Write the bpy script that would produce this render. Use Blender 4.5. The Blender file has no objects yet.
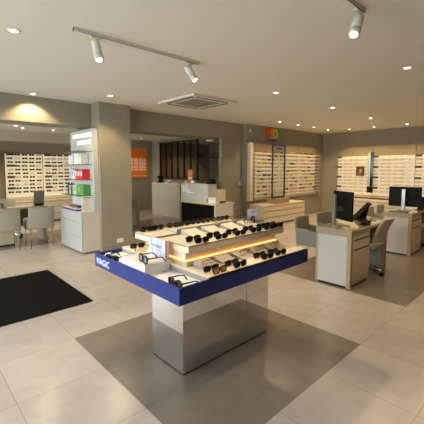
import bpy, bmesh, math, random
from mathutils import Vector, Matrix
random.seed(7)
sc = bpy.context.scene
COL = sc.collection
PI = math.pi

# ------------------------------------------------------------------ materials
def new_mat(name):
    m = bpy.data.materials.new(name); m.use_nodes = True
    return m, m.node_tree, m.node_tree.nodes['Principled BSDF']
def pmat(name, col, rough=.5, metal=0., noise=0., nscale=8., coat=0., emit=None, estr=0., trans=0., alpha=1., bump=0., spec=.5):
    m, nt, b = new_mat(name)
    c = (*col, 1)
    b.inputs['Base Color'].default_value = c
    b.inputs['Roughness'].default_value = rough
    b.inputs['Metallic'].default_value = metal
    b.inputs['Coat Weight'].default_value = coat
    b.inputs['Specular IOR Level'].default_value = spec
    if trans: b.inputs['Transmission Weight'].default_value = trans
    if alpha < 1: b.inputs['Alpha'].default_value = alpha
    if emit:
        b.inputs['Emission Color'].default_value = (*emit, 1); b.inputs['Emission Strength'].default_value = estr
    if noise or bump:
        tc = nt.nodes.new('ShaderNodeTexCoord'); n = nt.nodes.new('ShaderNodeTexNoise')
        n.inputs['Scale'].default_value = nscale; n.inputs['Detail'].default_value = 4
        nt.links.new(tc.outputs['Object'], n.inputs['Vector'])
        if noise:
            mx = nt.nodes.new('ShaderNodeMix'); mx.data_type = 'RGBA'
            mx.inputs[6].default_value = tuple(x*(1-noise) for x in col)+(1,)
            mx.inputs[7].default_value = tuple(min(1, x*(1+noise)) for x in col)+(1,)
            nt.links.new(n.outputs['Fac'], mx.inputs[0]); nt.links.new(mx.outputs[2], b.inputs['Base Color'])
        if bump:
            bp = nt.nodes.new('ShaderNodeBump'); bp.inputs['Strength'].default_value = bump; bp.inputs['Distance'].default_value = .002
            nt.links.new(n.outputs['Fac'], bp.inputs['Height']); nt.links.new(bp.outputs['Normal'], b.inputs['Normal'])
    return m
def wood(name, c1, c2, axis='X', scale=3., rough=.45):
    m, nt, b = new_mat(name)
    tc = nt.nodes.new('ShaderNodeTexCoord'); mp = nt.nodes.new('ShaderNodeMapping')
    s = {'X': (1, 14, 14), 'Y': (14, 1, 14), 'Z': (14, 14, 1)}[axis]
    mp.inputs['Scale'].default_value = tuple(x*scale for x in s)
    n = nt.nodes.new('ShaderNodeTexNoise'); n.inputs['Scale'].default_value = 1.2; n.inputs['Detail'].default_value = 6
    mx = nt.nodes.new('ShaderNodeMix'); mx.data_type = 'RGBA'
    mx.inputs[6].default_value = (*c1, 1); mx.inputs[7].default_value = (*c2, 1)
    nt.links.new(tc.outputs['Object'], mp.inputs['Vector']); nt.links.new(mp.outputs[0], n.inputs['Vector'])
    nt.links.new(n.outputs['Fac'], mx.inputs[0]); nt.links.new(mx.outputs[2], b.inputs['Base Color'])
    b.inputs['Roughness'].default_value = rough
    return m
def glassy(name, tint=(1, 1, 1), refl=.08, rough=.02, graze=.35):
    m = bpy.data.materials.new(name); m.use_nodes = True; nt = m.node_tree; nt.nodes.clear()
    o = nt.nodes.new('ShaderNodeOutputMaterial'); t = nt.nodes.new('ShaderNodeBsdfTransparent'); g = nt.nodes.new('ShaderNodeBsdfGlossy')
    t.inputs[0].default_value = (*tint, 1); g.inputs['Roughness'].default_value = rough
    fr = nt.nodes.new('ShaderNodeLayerWeight'); fr.inputs['Blend'].default_value = .25
    mu = nt.nodes.new('ShaderNodeMath'); mu.operation = 'MULTIPLY_ADD'; mu.inputs[1].default_value = graze; mu.inputs[2].default_value = refl
    nt.links.new(fr.outputs['Fresnel'], mu.inputs[0])
    mx = nt.nodes.new('ShaderNodeMixShader'); nt.links.new(mu.outputs[0], mx.inputs[0])
    nt.links.new(t.outputs[0], mx.inputs[1]); nt.links.new(g.outputs[0], mx.inputs[2]); nt.links.new(mx.outputs[0], o.inputs[0])
    return m
def emis(name, col, s):
    return pmat(name, col, .5, emit=col, estr=s)

def floor_material():
    m, nt, b = new_mat('stone_tiles')
    N, L = nt.nodes.new, nt.links.new
    tc = N('ShaderNodeTexCoord'); sx = N('ShaderNodeSeparateXYZ'); L(tc.outputs['Object'], sx.inputs[0])
    def math_(op, a, bb=None, c=None):
        n = N('ShaderNodeMath'); n.operation = op
        for i, v in enumerate((a, bb, c)):
            if v is None: continue
            if isinstance(v, (int, float)): n.inputs[i].default_value = v
            else: L(v, n.inputs[i])
        return n.outputs[0]
    P = .6
    u = math_('DIVIDE', math_('SUBTRACT', sx.outputs[0], 1.079), P)
    v = math_('DIVIDE', math_('SUBTRACT', sx.outputs[1], 1.176), .605)
    def edge(w):
        f = math_('FRACT', w)
        return math_('MINIMUM', f, math_('SUBTRACT', 1.0, f))
    d = math_('MINIMUM', edge(u), edge(v))
    g = math_('LESS_THAN', d, .0038)
    # tile id noise
    cb = N('ShaderNodeCombineXYZ'); L(math_('FLOOR', u), cb.inputs[0]); L(math_('FLOOR', v), cb.inputs[1])
    wn = N('ShaderNodeTexWhiteNoise'); wn.noise_dimensions = '2D'; L(cb.outputs[0], wn.inputs['Vector'])
    # areas laid with the dark tile, in tile steps
    rects = [(1.079, 2.876, 1.176, 2.991), (4.05, 12., 1.176, 2.991), (-3., 2.879, 7.226, 8.70), (2.879, 5.279, 6.62, 8.70),
             (5.18, 6.9, 5.2, 8.70)]
    mask = None
    for x0, x1, y0, y1 in rects:
        a = math_('MULTIPLY', math_('GREATER_THAN', sx.outputs[0], x0), math_('LESS_THAN', sx.outputs[0], x1))
        c = math_('MULTIPLY', math_('GREATER_THAN', sx.outputs[1], y0), math_('LESS_THAN', sx.outputs[1], y1))
        r = math_('MULTIPLY', a, c); mask = r if mask is None else math_('MAXIMUM', mask, r)
    n1 = N('ShaderNodeTexNoise'); n1.inputs['Scale'].default_value = 3.2; n1.inputs['Detail'].default_value = 7; n1.inputs['Distortion'].default_value = 1.5
    L(tc.outputs['Object'], n1.inputs['Vector'])
    def mix(f, a, bb):
        n = N('ShaderNodeMix'); n.data_type = 'RGBA'
        for k, q in ((0, f), (6, a), (7, bb)):
            if isinstance(q, (tuple, float, int)): n.inputs[k].default_value = q
            else: L(q, n.inputs[k])
        return n.outputs[2]
    light = mix(n1.outputs['Fac'], (.385, .333, .292, 1), (.515, .45, .40, 1))
    dark = mix(n1.outputs['Fac'], (.172, .138, .107, 1), (.235, .194, .155, 1))
    base = mix(mask, light, dark)
    vv = math_('MULTIPLY_ADD', wn.outputs['Value'], .10, .95)
    hs = N('ShaderNodeHueSaturation'); L(base, hs.inputs['Color']); L(vv, hs.inputs['Value'])
    grout = mix(mask, (.27, .21, .16, 1), (.16, .13, .1, 1))
    L(mix(math_('MULTIPLY', g, .8), hs.outputs[0], grout), b.inputs['Base Color'])
    L(math_('MULTIPLY_ADD', n1.outputs['Fac'], .14, .17), b.inputs['Roughness'])
    b.inputs['Specular IOR Level'].default_value = .5
    return m

M = {}
M['floor'] = floor_material()
M['ceiling'] = pmat('ceiling_paint', (.83, .81, .735), .9, noise=.015, nscale=3)
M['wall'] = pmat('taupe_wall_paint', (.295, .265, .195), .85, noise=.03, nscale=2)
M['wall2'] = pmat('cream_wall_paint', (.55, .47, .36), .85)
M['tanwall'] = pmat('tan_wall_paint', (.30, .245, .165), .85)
M['base'] = pmat('baseboard_tile', (.27, .235, .19), .5)
M['white'] = pmat('white_laminate', (.52, .52, .50), .35)
M['whitecab'] = pmat('white_cabinet_laminate', (.40, .40, .385), .4)
M['offwhite'] = pmat('offwhite_laminate', (.60, .545, .45), .4)
M['cream'] = pmat('cream_laminate', (.63, .53, .37), .45, noise=.02)
M['header'] = pmat('tan_header_panel', (.28, .222, .125), .6)
M['creambox'] = pmat('cream_display_panel', (.72, .61, .45), .4)
M['oak'] = wood('oak_veneer', (.34, .25, .145), (.43, .33, .2), 'Z')
M['oakx'] = wood('pale_oak_veneer', (.72, .59, .41), (.80, .67, .49), 'X')
M['brownwood'] = wood('brown_wood_block', (.30, .19, .10), (.42, .28, .16), 'X')
M['blue'] = pmat('royal_blue_lacquer', (.042, .052, .19), .6, spec=.05)
M['whiteplastic'] = pmat('white_plastic', (.82, .82, .80), .35)
M['whitepaint'] = pmat('white_metal_paint', (.75, .73, .68), .4)
M['mirror'] = pmat('polished_mirror', (.80, .81, .84), .035, 1.)
M['seam'] = pmat('panel_seam', (.2, .17, .14), .6)
M['chrome'] = pmat('chrome', (.78, .78, .76), .12, 1.)
M['steel'] = pmat('dull_steel', (.22, .21, .19), .4, .8)
M['silver'] = pmat('brushed_aluminium', (.52, .52, .50), .35, 1.)
M['black'] = pmat('black_plastic', (.006, .006, .006), .5, spec=.15)
M['blackgloss'] = pmat('black_screen', (.006, .006, .007), .12)
M['blackmatte'] = pmat('black_void_panel', (.004, .004, .004), .8, spec=.1)
M['blackmetal'] = pmat('black_metal', (.015, .013, .012), .5)
M['mat'] = pmat('black_coir_mat', (.010, .010, .0095), .95, noise=.3, nscale=180, bump=.5, spec=.02)
M['fabric'] = pmat('grey_beige_fabric', (.335, .305, .24), .8, noise=.06, nscale=120, bump=.15)
M['leather'] = pmat('tan_leatherette', (.40, .33, .225), .5, noise=.04, nscale=60)
M['greyfab'] = pmat('grey_leatherette', (.175, .16, .125), .6, noise=.05, nscale=90)
M['grey'] = pmat('grey_acrylic', (.36, .36, .35), .4)
M['dgrey'] = pmat('dark_grey', (.09, .09, .088), .5)
M['glass'] = glassy('clear_glass', (.95, .97, .95), .04)
M['darkglass'] = glassy('partition_glass', (.86, .85, .82), .01, graze=.07)
M['desktop'] = pmat('glossy_desk_top', (.34, .30, .20), .06, coat=.6)
M['frost'] = pmat('frosted_panel', (.75, .66, .58), .5)
M['led'] = emis('warm_led_strip', (1., .50, .16), 2.6)
M['lamp'] = emis('lamp_glow', (1., .88, .66), 14.)
M['lampside'] = emis('spot_lens_glow', (1., .9, .72), 3.)
M['lettering_lit'] = emis('backlit_letters', (.95, .97, 1.), .95)
M['orange'] = pmat('orange_sign', (.66, .155, .012), .4, emit=(.75, .17, .01), estr=.10)
M['signwhite'] = pmat('white_print', (.85, .82, .76), .5)
M['mirroredge'] = pmat('pale_silver_edge', (.55, .57, .55), .3, .3)
M['letterwhite'] = pmat('white_lettering', (.80, .82, .88), .4)
M['red'] = pmat('red_carton', (.62, .03, .02), .45)
M['green'] = pmat('green_carton', (.10, .30, .07), .45)
M['lime'] = pmat('lime_carton', (.42, .52, .16), .45)
M['navy'] = pmat('navy_plastic', (.016, .017, .045), .4)
M['purple'] = pmat('purple_edge', (.07, .04, .30), .4)
M['paper'] = pmat('white_paper', (.80, .79, .76), .7)
M['card'] = pmat('white_carton', (.70, .69, .66), .55)
M['cyan'] = pmat('blue_print', (.12, .36, .55), .5)
M['greytext'] = pmat('grey_print', (.25, .25, .25), .6)
M['kred'] = pmat('sign_red', (.80, .06, .015), .5)
M['korange'] = pmat('sign_orange', (.90, .27, .02), .5)
M['kyellow'] = pmat('sign_yellow', (.75, .52, .03), .5)
M['kgreen'] = pmat('sign_green', (.05, .42, .13), .5)
M['plate'] = pmat('dark_label_plate', (.055, .045, .05), .5)
M['tagred'] = pmat('red_tag', (.45, .06, .03), .5)
M['tagyellow'] = pmat('yellow_tag', (.55, .36, .03), .5)
M['taggreen'] = pmat('green_tag', (.05, .13, .05), .5)
M['tagorange'] = pmat('orange_tag', (.6, .16, .05), .5)
M['acetate'] = pmat('black_acetate', (.010, .008, .008), .18)
M['tortoise'] = pmat('tortoise_acetate', (.055, .022, .010), .2, noise=.5, nscale=90)
M['lensdark'] = pmat('dark_lens', (.010, .008, .008), .12, spec=.25)
M['lensbrown'] = glassy('brown_gradient_lens', (.42, .28, .24), .10)
M['lensamber'] = pmat('amber_lens', (.80, .42, .03), .08, trans=.3)
M['lensgreen'] = pmat('mint_lens', (.17, .22, .175), .1)
M['lensclear'] = glassy('clear_lens', (.95, .95, .93), .02, .05, graze=.12)
M['goldframe'] = pmat('bronze_frame', (.22, .13, .06), .35, .5)
M['clearframe'] = pmat('crystal_frame', (.42, .33, .24), .25)
M['skin'] = pmat('printed_skin_tone', (.50, .22, .12), .6)
M['printdark'] = pmat('printed_dark_brown', (.06, .028, .016), .6)
M['lav'] = pmat('printed_lavender', (.50, .50, .72), .5)
def poster_mat():
    m, nt, b = new_mat('pale_blue_streaks')
    tc = nt.nodes.new('ShaderNodeTexCoord'); mp = nt.nodes.new('ShaderNodeMapping'); mp.inputs['Scale'].default_value = (1, 26, 5)
    n = nt.nodes.new('ShaderNodeTexNoise'); n.inputs['Scale'].default_value = 1.3; n.inputs['Detail'].default_value = 2
    r = nt.nodes.new('ShaderNodeValToRGB'); r.color_ramp.elements[0].color = (.30, .38, .66, 1); r.color_ramp.elements[1].color = (.74, .76, .80, 1)
    r.color_ramp.elements[0].position = .35; r.color_ramp.elements[1].position = .6
    nt.links.new(tc.outputs['Object'], mp.inputs['Vector']); nt.links.new(mp.outputs[0], n.inputs['Vector'])
    nt.links.new(n.outputs['Fac'], r.inputs[0]); nt.links.new(r.outputs[0], b.inputs['Base Color']); b.inputs['Roughness'].default_value = .3
    return m
M['streaks'] = poster_mat()
LIT = {'left': pmat('lit_panel_left', (.80, .72, .56), .6, emit=(1., .85, .58), estr=.34),
       'right': pmat('lit_panel_right', (.72, .63, .47), .6, emit=(1., .82, .52), estr=.34),
       'kids': pmat('lit_panel_kids', (.62, .53, .38), .6, emit=(1., .80, .46), estr=.17)}
LEDS = {k: emis('shelf_led_'+k, (1., .82, .52), s) for k, s in (('left', .5), ('right', 1.2), ('kids', 1.3))}

# ------------------------------------------------------------------ mesh builder
class MB:
    def __init__(s): s.v = []; s.f = []; s.mi = []; s.m = Matrix.Identity(4); s.cur = 0; s.smooth = []
    def _add(s, vs, fs, sm=False):
        o = len(s.v); s.v += [tuple(s.m @ Vector(q)) for q in vs]
        for f in fs: s.f.append(tuple(o+i for i in f)); s.mi.append(s.cur); s.smooth.append(sm)
        return s
    def mat(s, i): s.cur = i; return s
    def at(s, m=None): s.m = m or Matrix.Identity(4); return s
    def box(s, x0, y0, z0, x1, y1, z1):
        if x0 > x1: x0, x1 = x1, x0
        if y0 > y1: y0, y1 = y1, y0
        if z0 > z1: z0, z1 = z1, z0
        return s._add([(x0, y0, z0), (x1, y0, z0), (x1, y1, z0), (x0, y1, z0), (x0, y0, z1), (x1, y0, z1), (x1, y1, z1), (x0, y1, z1)],
                      [(0, 3, 2, 1), (4, 5, 6, 7), (0, 1, 5, 4), (1, 2, 6, 5), (2, 3, 7, 6), (3, 0, 4, 7)])
    def prism(s, poly, a, b, axis='z'):
        n = len(poly)
        def q(p, t): return {'z': (p[0], p[1], t), 'y': (p[0], t, p[1]), 'x': (t, p[0], p[1])}[axis]
        vs = [q(p, a) for p in poly]+[q(p, b) for p in poly]
        fs = [tuple(range(n-1, -1, -1)), tuple(range(n, 2*n))]+[(i, (i+1) % n, n+(i+1) % n, n+i) for i in range(n)]
        if axis == 'y': fs = [tuple(reversed(f)) for f in fs]
        return s._add(vs, fs)
    def tube(s, pts, r, n=8, closed=False):
        pts = [Vector(p) for p in pts]; k = len(pts); rs = r if isinstance(r, (list, tuple)) else [r]*k
        vs = []; up = None
        for i, p in enumerate(pts):
            if closed: t = pts[(i+1) % k]-pts[i-1]
            else: t = pts[min(i+1, k-1)]-pts[max(i-1, 0)]
            t.normalize()
            if up is None: up = Vector((0, 0, 1)) if abs(t.z) < .9 else Vector((1, 0, 0))
            a = up.cross(t)
            if a.length < 1e-4: a = Vector((1, 0, 0)).cross(t)
            a.normalize(); b2 = t.cross(a); up = b2
            for j in range(n):
                w = 2*PI*j/n; vs.append(p+a*math.cos(w)*rs[i]+b2*math.sin(w)*rs[i])
        fs = []
        for i in range(k if closed else k-1):
            for j in range(n):
                i2 = (i+1) % k
                fs.append((i*n+j, i*n+(j+1) % n, i2*n+(j+1) % n, i2*n+j))
        if not closed: fs += [tuple(range(n-1, -1, -1)), tuple((k-1)*n+j for j in range(n))]
        return s._add(vs, fs, True)
    def cyl(s, p0, p1, r, n=16, r1=None):
        return s.tube([p0, p1], [r, r if r1 is None else r1], n)
    def lathe(s, prof, n=20):
        vs = [(r*math.cos(2*PI*j/n), r*math.sin(2*PI*j/n), z) for r, z in prof for j in range(n)]
        fs = [(i*n+j, i*n+(j+1) % n, (i+1)*n+(j+1) % n, (i+1)*n+j) for i in range(len(prof)-1) for j in range(n)]
        fs += [tuple(range(n-1, -1, -1)), tuple((len(prof)-1)*n+j for j in range(n))]
        return s._add(vs, fs, True)
    def quad(s, a, b, c, d): return s._add([a, b, c, d], [(0, 1, 2, 3)])
    def grid(s, fn, nu, nv, th):
        # closed shell: fn(u,v) -> point on the front, th -> offset vector of the back
        P0 = [[Vector(fn(i/nu, j/nv)) for j in range(nv+1)] for i in range(nu+1)]
        vs = [P0[i][j] for i in range(nu+1) for j in range(nv+1)]+[P0[i][j]+Vector(th) for i in range(nu+1) for j in range(nv+1)]
        W = nv+1; K = (nu+1)*W; fs = []
        for i in range(nu):
            for j in range(nv):
                a, b, c, d = i*W+j, (i+1)*W+j, (i+1)*W+j+1, i*W+j+1
                fs += [(a, b, c, d), (K+d, K+c, K+b, K+a)]
        for i in range(nu):
            fs += [(i*W, K+i*W, K+(i+1)*W, (i+1)*W), ((i+1)*W+nv, K+(i+1)*W+nv, K+i*W+nv, i*W+nv)]
        for j in range(nv):
            fs += [(j+1, K+j+1, K+j, j), (nu*W+j, K+nu*W+j, K+nu*W+j+1, nu*W+j+1)]
        return s._add(vs, fs, True)
    def merge(s, other, m):
        o = len(s.v); s.v += [tuple(m @ Vector(q)) for q in other.v]
        s.f += [tuple(o+i for i in f) for f in other.f]; s.mi += other.mi; s.smooth += other.smooth
        return s
    def mesh(s, name, mats):
        me = bpy.data.meshes.new(name); me.from_pydata(s.v, [], s.f)
        for m in (mats if isinstance(mats, (list, tuple)) else [mats]): me.materials.append(m)
        for p, i, q in zip(me.polygons, s.mi, s.smooth): p.material_index = i; p.use_smooth = q
        bm = bmesh.new(); bm.from_mesh(me); bmesh.ops.recalc_face_normals(bm, faces=bm.faces); bm.to_mesh(me); bm.free()
        me.update(); return me
    def build(s, name, mats, parent=None, bevel=0., loc=(0, 0, 0), rz=0., label=None):
        o = bpy.data.objects.new(name, s.mesh(name, mats)); COL.objects.link(o)
        o.location = loc; o.rotation_euler = (0, 0, rz)
        if parent: o.parent = parent
        if bevel:
            b = o.modifiers.new('edge', 'BEVEL'); b.width = bevel; b.segments = 2; b.limit_method = 'ANGLE'; b.angle_limit = 1.0
        if label: o['label'] = label
        return o
def B(*a): return MB().box(*a)
def tag(o, label, cat, group=None, kind=None):
    o['label'] = label; o['category'] = cat
    if group: o['group'] = group
    if kind: o['kind'] = kind
    return o
def thing(name, label, cat, loc=(0, 0, 0), rz=0., group=None):
    o = bpy.data.objects.new(name, None); COL.objects.link(o); o.empty_display_size = .05
    o.location = loc; o.rotation_euler = (0, 0, rz)
    return tag(o, label, cat, group)
def struct(o, label=None):
    o['kind'] = 'structure'; o['label'] = label or o.name.replace('_', ' '); return o
def kids_of(o): return [c for c in bpy.data.objects if c.parent == o]
def dup(o, loc, rz=None, label=None, parent=None):
    c = o.copy(); COL.objects.link(c)
    if parent: c.parent = parent
    if loc is not None: c.location = loc
    if rz is not None: c.rotation_euler = (0, 0, rz)
    if label: c['label'] = label
    for ch in kids_of(o): dup(ch, None, None, None, c)
    return c
def text(body, size, mat, name, parent, mtx, depth=.004, align='LEFT', label=None, bold=0., sx=1.):
    cu = bpy.data.curves.new('t', 'FONT'); cu.body = body; cu.size = size; cu.extrude = depth/2; cu.align_x = align; cu.offset = bold; cu.space_character = 1.06
    ob = bpy.data.objects.new('t', cu); COL.objects.link(ob)
    dg = bpy.context.evaluated_depsgraph_get(); dg.update()
    me = bpy.data.meshes.new_from_object(ob.evaluated_get(dg)); me.name = name
    bpy.data.objects.remove(ob)
    me.transform(Matrix.Diagonal((sx, 1, 1, 1))); me.transform(mtx); me.materials.clear(); me.materials.append(mat)
    o = bpy.data.objects.new(name, me); COL.objects.link(o)
    if parent: o.parent = parent
    if label: o['label'] = label
    return o
# text facing -Y (reads along +X) / facing -X (reads along -Y), at a point
def face_mY(x, y, z): return Matrix.Translation((x, y, z)) @ Matrix.Rotation(PI/2, 4, 'X')
def face_mX(x, y, z): return Matrix.Translation((x, y, z)) @ Matrix.Rotation(-PI/2, 4, 'Z') @ Matrix.Rotation(PI/2, 4, 'X')
ORD = ['first', 'second', 'third', 'fourth', 'fifth', 'sixth', 'seventh', 'eighth', 'ninth', 'tenth', 'eleventh', 'twelfth', 'thirteenth', 'fourteenth', 'fifteenth', 'sixteenth']

# ------------------------------------------------------------------ camera
H = 1.54
cam = bpy.data.objects.new('camera', bpy.data.cameras.new('camera')); COL.objects.link(cam)
cam.location = (0, 0, H)
yaw, pitch = .8209, math.radians(4.79)
fw = Vector((math.cos(yaw)*math.cos(pitch), math.sin(yaw)*math.cos(pitch), -math.sin(pitch)))
cam.rotation_euler = fw.to_track_quat('-Z', 'Y').to_euler()
cam.data.sensor_width = 36; cam.data.lens = 36*335/424
cam.data.shift_y = -(212-196.3)/424
cam.data.clip_start = .05
sc.camera = cam

# ------------------------------------------------------------------ room shell
ZC, ZB, XL, XR, YF, YK, YB = 2.72, 2.54, -1.9, 10.85, -3.2, 5.98, 10.70
struct(B(XL-.2, YF-.2, -.2, 12., YB+.3, 0).build('floor', M['floor']), 'stone tile floor in beige with dark taupe tile areas')
struct(B(XL-.2, YF-.2, ZC, XR+.2, 6.12, ZC+.2).build('ceiling', M['ceiling']), 'matt off-white ceiling of the shop floor')
struct(B(XL-.2, 6.65, ZB, 10., YB+.2, ZB+.2).build('ceiling_back', M['ceiling']), 'lower ceiling over the rear of the shop')
struct(B(XR, YF, 0, XR+.2, YK, ZC).build('wall_right', M['wall']), 'taupe right wall')
struct(B(6.85, YK, 0, XR+.2, YK+.2, ZC).build('wall_kids', M['wall']), 'taupe wall behind the children frames display')
struct(B(6.06, 6.14, 0, 6.85, 6.24, 2.30).build('wall_centre', M['wall']), 'taupe wall stub behind the reception counter')
struct(B(XL, 6.12, 2.30, 6.85, 6.65, ZC).build('trim_1', M['wall']), 'taupe ceiling beam across the shop')
struct(B(6.85, YK+.2, 2.3, XR, 6.65, ZC).build('trim_2', M['wall']), 'taupe beam end')
struct(B(2.65, 5.80, 0, 3.275, 6.75, 2.30).build('pillar', M['wall']), 'square taupe pillar')
struct(B(2.65, 5.80, 2.30, 3.275, 6.118, ZC).build('pillar_head', M['wall']), 'top of the taupe pillar')
struct(B(XL, YB, 0, 7.05, YB+.2, ZB).build('wall_back', M['wall']), 'rear taupe wall')
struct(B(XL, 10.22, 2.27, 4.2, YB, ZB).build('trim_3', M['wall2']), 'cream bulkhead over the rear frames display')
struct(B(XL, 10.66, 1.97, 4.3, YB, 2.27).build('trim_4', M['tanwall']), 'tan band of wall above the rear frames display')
struct(B(XL, YF-.2, 0, XR, YF, ZC).build('wall_front', M['wall']), 'taupe front wall')
# baseboards
struct(B(3.28, 5.785, 0, 2.642, 5.798, .085).build('baseboard_pillar', M['base']))
struct(B(8.9, YK-.013, 0, XR, YK-.001, .08).build('baseboard_kids', M['base']))
struct(B(4.3, YB-.013, 0, 6.93, YB-.001, .08).build('baseboard_back', M['base']))
# partition wall with glazing (plane X ~ 6.95)
pw = MB()
pw.box(6.93, 10.24, 0, 7.05, YB, ZB); pw.box(6.93, 8.12, 0, 7.05, 10.24, 1.16); pw.box(6.93, 8.12, 2.46, 7.05, 10.24, ZB)
struct(pw.build('wall_partition', M['wall']), 'taupe partition wall under the black framed glazing')
g = bpy.data.objects.new('window_3', None); COL.objects.link(g); struct(g, 'black framed interior glazing behind the reception'); g.location = (6.96, 9.18, 1.16)
fr = MB()
for y0, y1 in ((-1.06, -1.01), (1.01, 1.06)): fr.box(-.03, y0, 0, .03, y1, 1.30)
fr.box(-.03, -1.06, 1.25, .03, 1.06, 1.30); fr.box(-.03, -1.06, 0, .03, 1.06, .05)
fr.build('window_frame', M['blackmetal'], g)
for i in range(1, 6):
    y = 1.035-i*2.07/6.; B(-.028, y-.020, .05, .028, y+.020, 1.25).build('mullion', M['blackmetal'], g)
B(-.004, -1.01, .05, .004, 1.01, 1.25).build('window_pane', M['darkglass'], g)
# room behind the glazing
struct(B(9.8, 6.45, 0, 10., YB+.2, ZB).build('wall_office', M['wall']), 'far wall of the office behind the glazing')
struct(B(7.05, YB, 0, 9.8, YB+.2, ZB).build('wall_office_side', M['wall']), 'side wall of the office behind the glazing')
struct(B(7.05, 6.45, 0, 9.8, 6.65, ZB).build('wall_office_near', M['wall']), 'near wall of the office')
st = MB().prism([(7.05, 1.2), (9.4, 2.5), (9.4, 2.54), (7.05, 2.54)][:0] or [(6.66, 1.55), (8.1, 2.5), (8.1, 2.54), (6.66, 2.54)], 8.6, 9.8, 'x')
struct(st.build('trim_5', M['wall']), 'sloping underside of a stair in the back office')
struct(B(9.0, 8.3, 1.95, 9.3, 10.6, 2.12).build('trim_6', M['blackmetal']), 'dark beam in the back office')
# shop front (behind the camera, to the left)
sf = MB()
sf.box(XL-.2, YF, 0, XL, .9, ZC); sf.box(XL-.2, YF, 2.5, XL, 6.2, ZC); sf.box(XL-.2, 2.95, 0, XL, 3.25, ZC); sf.box(XL-.2, 5.75, 0, XL, 6.65, ZC)
sf.box(XL-.2, 6.65, 0, XL, YB+.2, .3); sf.box(XL-.2, 6.65, 2.3, XL, YB+.2, ZB+.2); sf.box(XL-.2, 10.0, 0, XL, YB+.2, ZB)
struct(sf.build('wall_left', M['wall']), 'shop front wall')
def glazing(name, y0, y1, z0, z1, label):
    e = bpy.data.objects.new(name, None); COL.objects.link(e); e.location = (XL-.1, (y0+y1)/2, z0); struct(e, label)
    w, h = (y1-y0)/2, z1-z0
    f = MB().box(-.03, -w, 0, .03, -w+.06, h).box(-.03, w-.06, 0, .03, w, h).box(-.03, -w, 0, .03, w, .06).box(-.03, -w, h-.06, .03, w, h)
    f.box(-.03, -.03, .06, .03, .03, h-.06)
    f.build('window_frame', M['blackmetal'], e)
    B(-.004, -w+.06, .06, .004, w-.06, h-.06).build('window_pane', M['glass'], e)
glazing('window_1', .9, 2.95, 0, 2.5, 'shop window left of the camera')
glazing('door_1', 3.25, 5.75, 0, 2.5, 'glazed entrance door by the black mat')
glazing('window_2', 6.65, 10.0, .3, 2.3, 'rear shop window')
struct(B(-14, -14, -.2, XL-.2, 20, -.02).build('ground', pmat('pavement', (.55, .54, .52), .9, noise=.1, nscale=2)), 'pavement outside the shop')

# ------------------------------------------------------------------ lights
def spot(x, y, z, power, deg, col=(1., .755, .445), tgt=None, blend=.5, size=.03):
    l = bpy.data.lights.new('lamp_light', 'SPOT'); l.energy = power; l.spot_size = math.radians(deg); l.spot_blend = blend; l.color = col; l.shadow_soft_size = size
    o = bpy.data.objects.new('lamp_light', l); COL.objects.link(o); o.location = (x, y, z)
    d = (Vector(tgt)-Vector((x, y, z))) if tgt else Vector((0, 0, -1))
    o.rotation_euler = d.to_track_quat('-Z', 'Y').to_euler(); return o
DLS = [(.792, 3.35, 'front left of the ceiling near the mat'), (1.629, 5.93, 'close to the beam, throwing a scallop of light on it'), (2.585, 5.21, 'just in front of the pillar'),
       (4.425, 5.20, 'just past the air conditioning cassette'), (4.386, 3.24, 'mid ceiling above the blue display table end'), (6.26, 3.27, 'right of centre, over the visitor chairs'),
       (4.446, 1.40, 'near right, largest of those on the right'), (7.141, 5.14, 'before the rainbow sign, leftmost of the row'), (8.02, 5.17, 'before the children display, second in the row'),
       (8.84, 5.17, 'before the children display, third in the row'), (9.75, 5.22, 'in the far right corner of the ceiling'), (10.067, 4.7, 'before the right display wall, farthest'),
       (10.066, 3.966, 'before the right display wall, above its mirror'), (8.21, 3.33, 'far right, between the two desks'), (10.03, 3.10, 'before the right display wall, nearest')]
HID = [(6.26, 1.40), (8.21, 1.4)]
BACK = [(2.073, 9.0, 'rear left, leftmost of the close pair'), (2.30, 9.36, 'rear left, second of the close pair'), (3.02, 9.35, 'rear left, nearest to the contact lens stand')]
ring = MB().lathe([(.052, 0), (.05, -.006), (.036, -.006), (.034, 0)], 20)
ringm = ring.mesh('trim_ring', M['whitepaint'])
discm = MB().lathe([(.033, -.001), (.033, -.004)], 16).mesh('lamp_disc', M['lamp'])
def downlight(x, y, z, label):
    t = thing('ceiling_downlight', label, 'ceiling light', (x, y, z-.0005), group='recessed ceiling downlights')
    for n, me in (('trim_ring', ringm), ('lamp_disc', discm)):
        o = bpy.data.objects.new(n, me); COL.objects.link(o); o.parent = t
W_D = 51
for x, y, l in DLS:
    downlight(x, y, ZC, 'white recessed downlight '+l); spot(x, y, ZC-.02, W_D*(1.15 if y > 5.9 else 1.3 if (x, y) == (4.446, 1.40) else .45 if x < 1 else 1.25 if (x, y) in ((2.585, 5.21), (4.386, 3.24), (4.425, 5.20)) else 1.), 125)
for x, y in HID: spot(x, y, ZC-.02, W_D, 125)
for x, y, l in BACK:
    downlight(x, y, ZB, 'white recessed downlight '+l); spot(x, y, ZB-.02, 44, 125)
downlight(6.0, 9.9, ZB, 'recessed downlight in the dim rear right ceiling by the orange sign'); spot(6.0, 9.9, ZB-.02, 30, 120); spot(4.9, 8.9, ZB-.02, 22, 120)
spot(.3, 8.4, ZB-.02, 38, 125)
spot(8.4, 9.6, ZB-.02, 30, 140); spot(8.3, 7.6, ZB-.02, 18, 140)  # unseen lamps added to lighten the office behind the glazing

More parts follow.
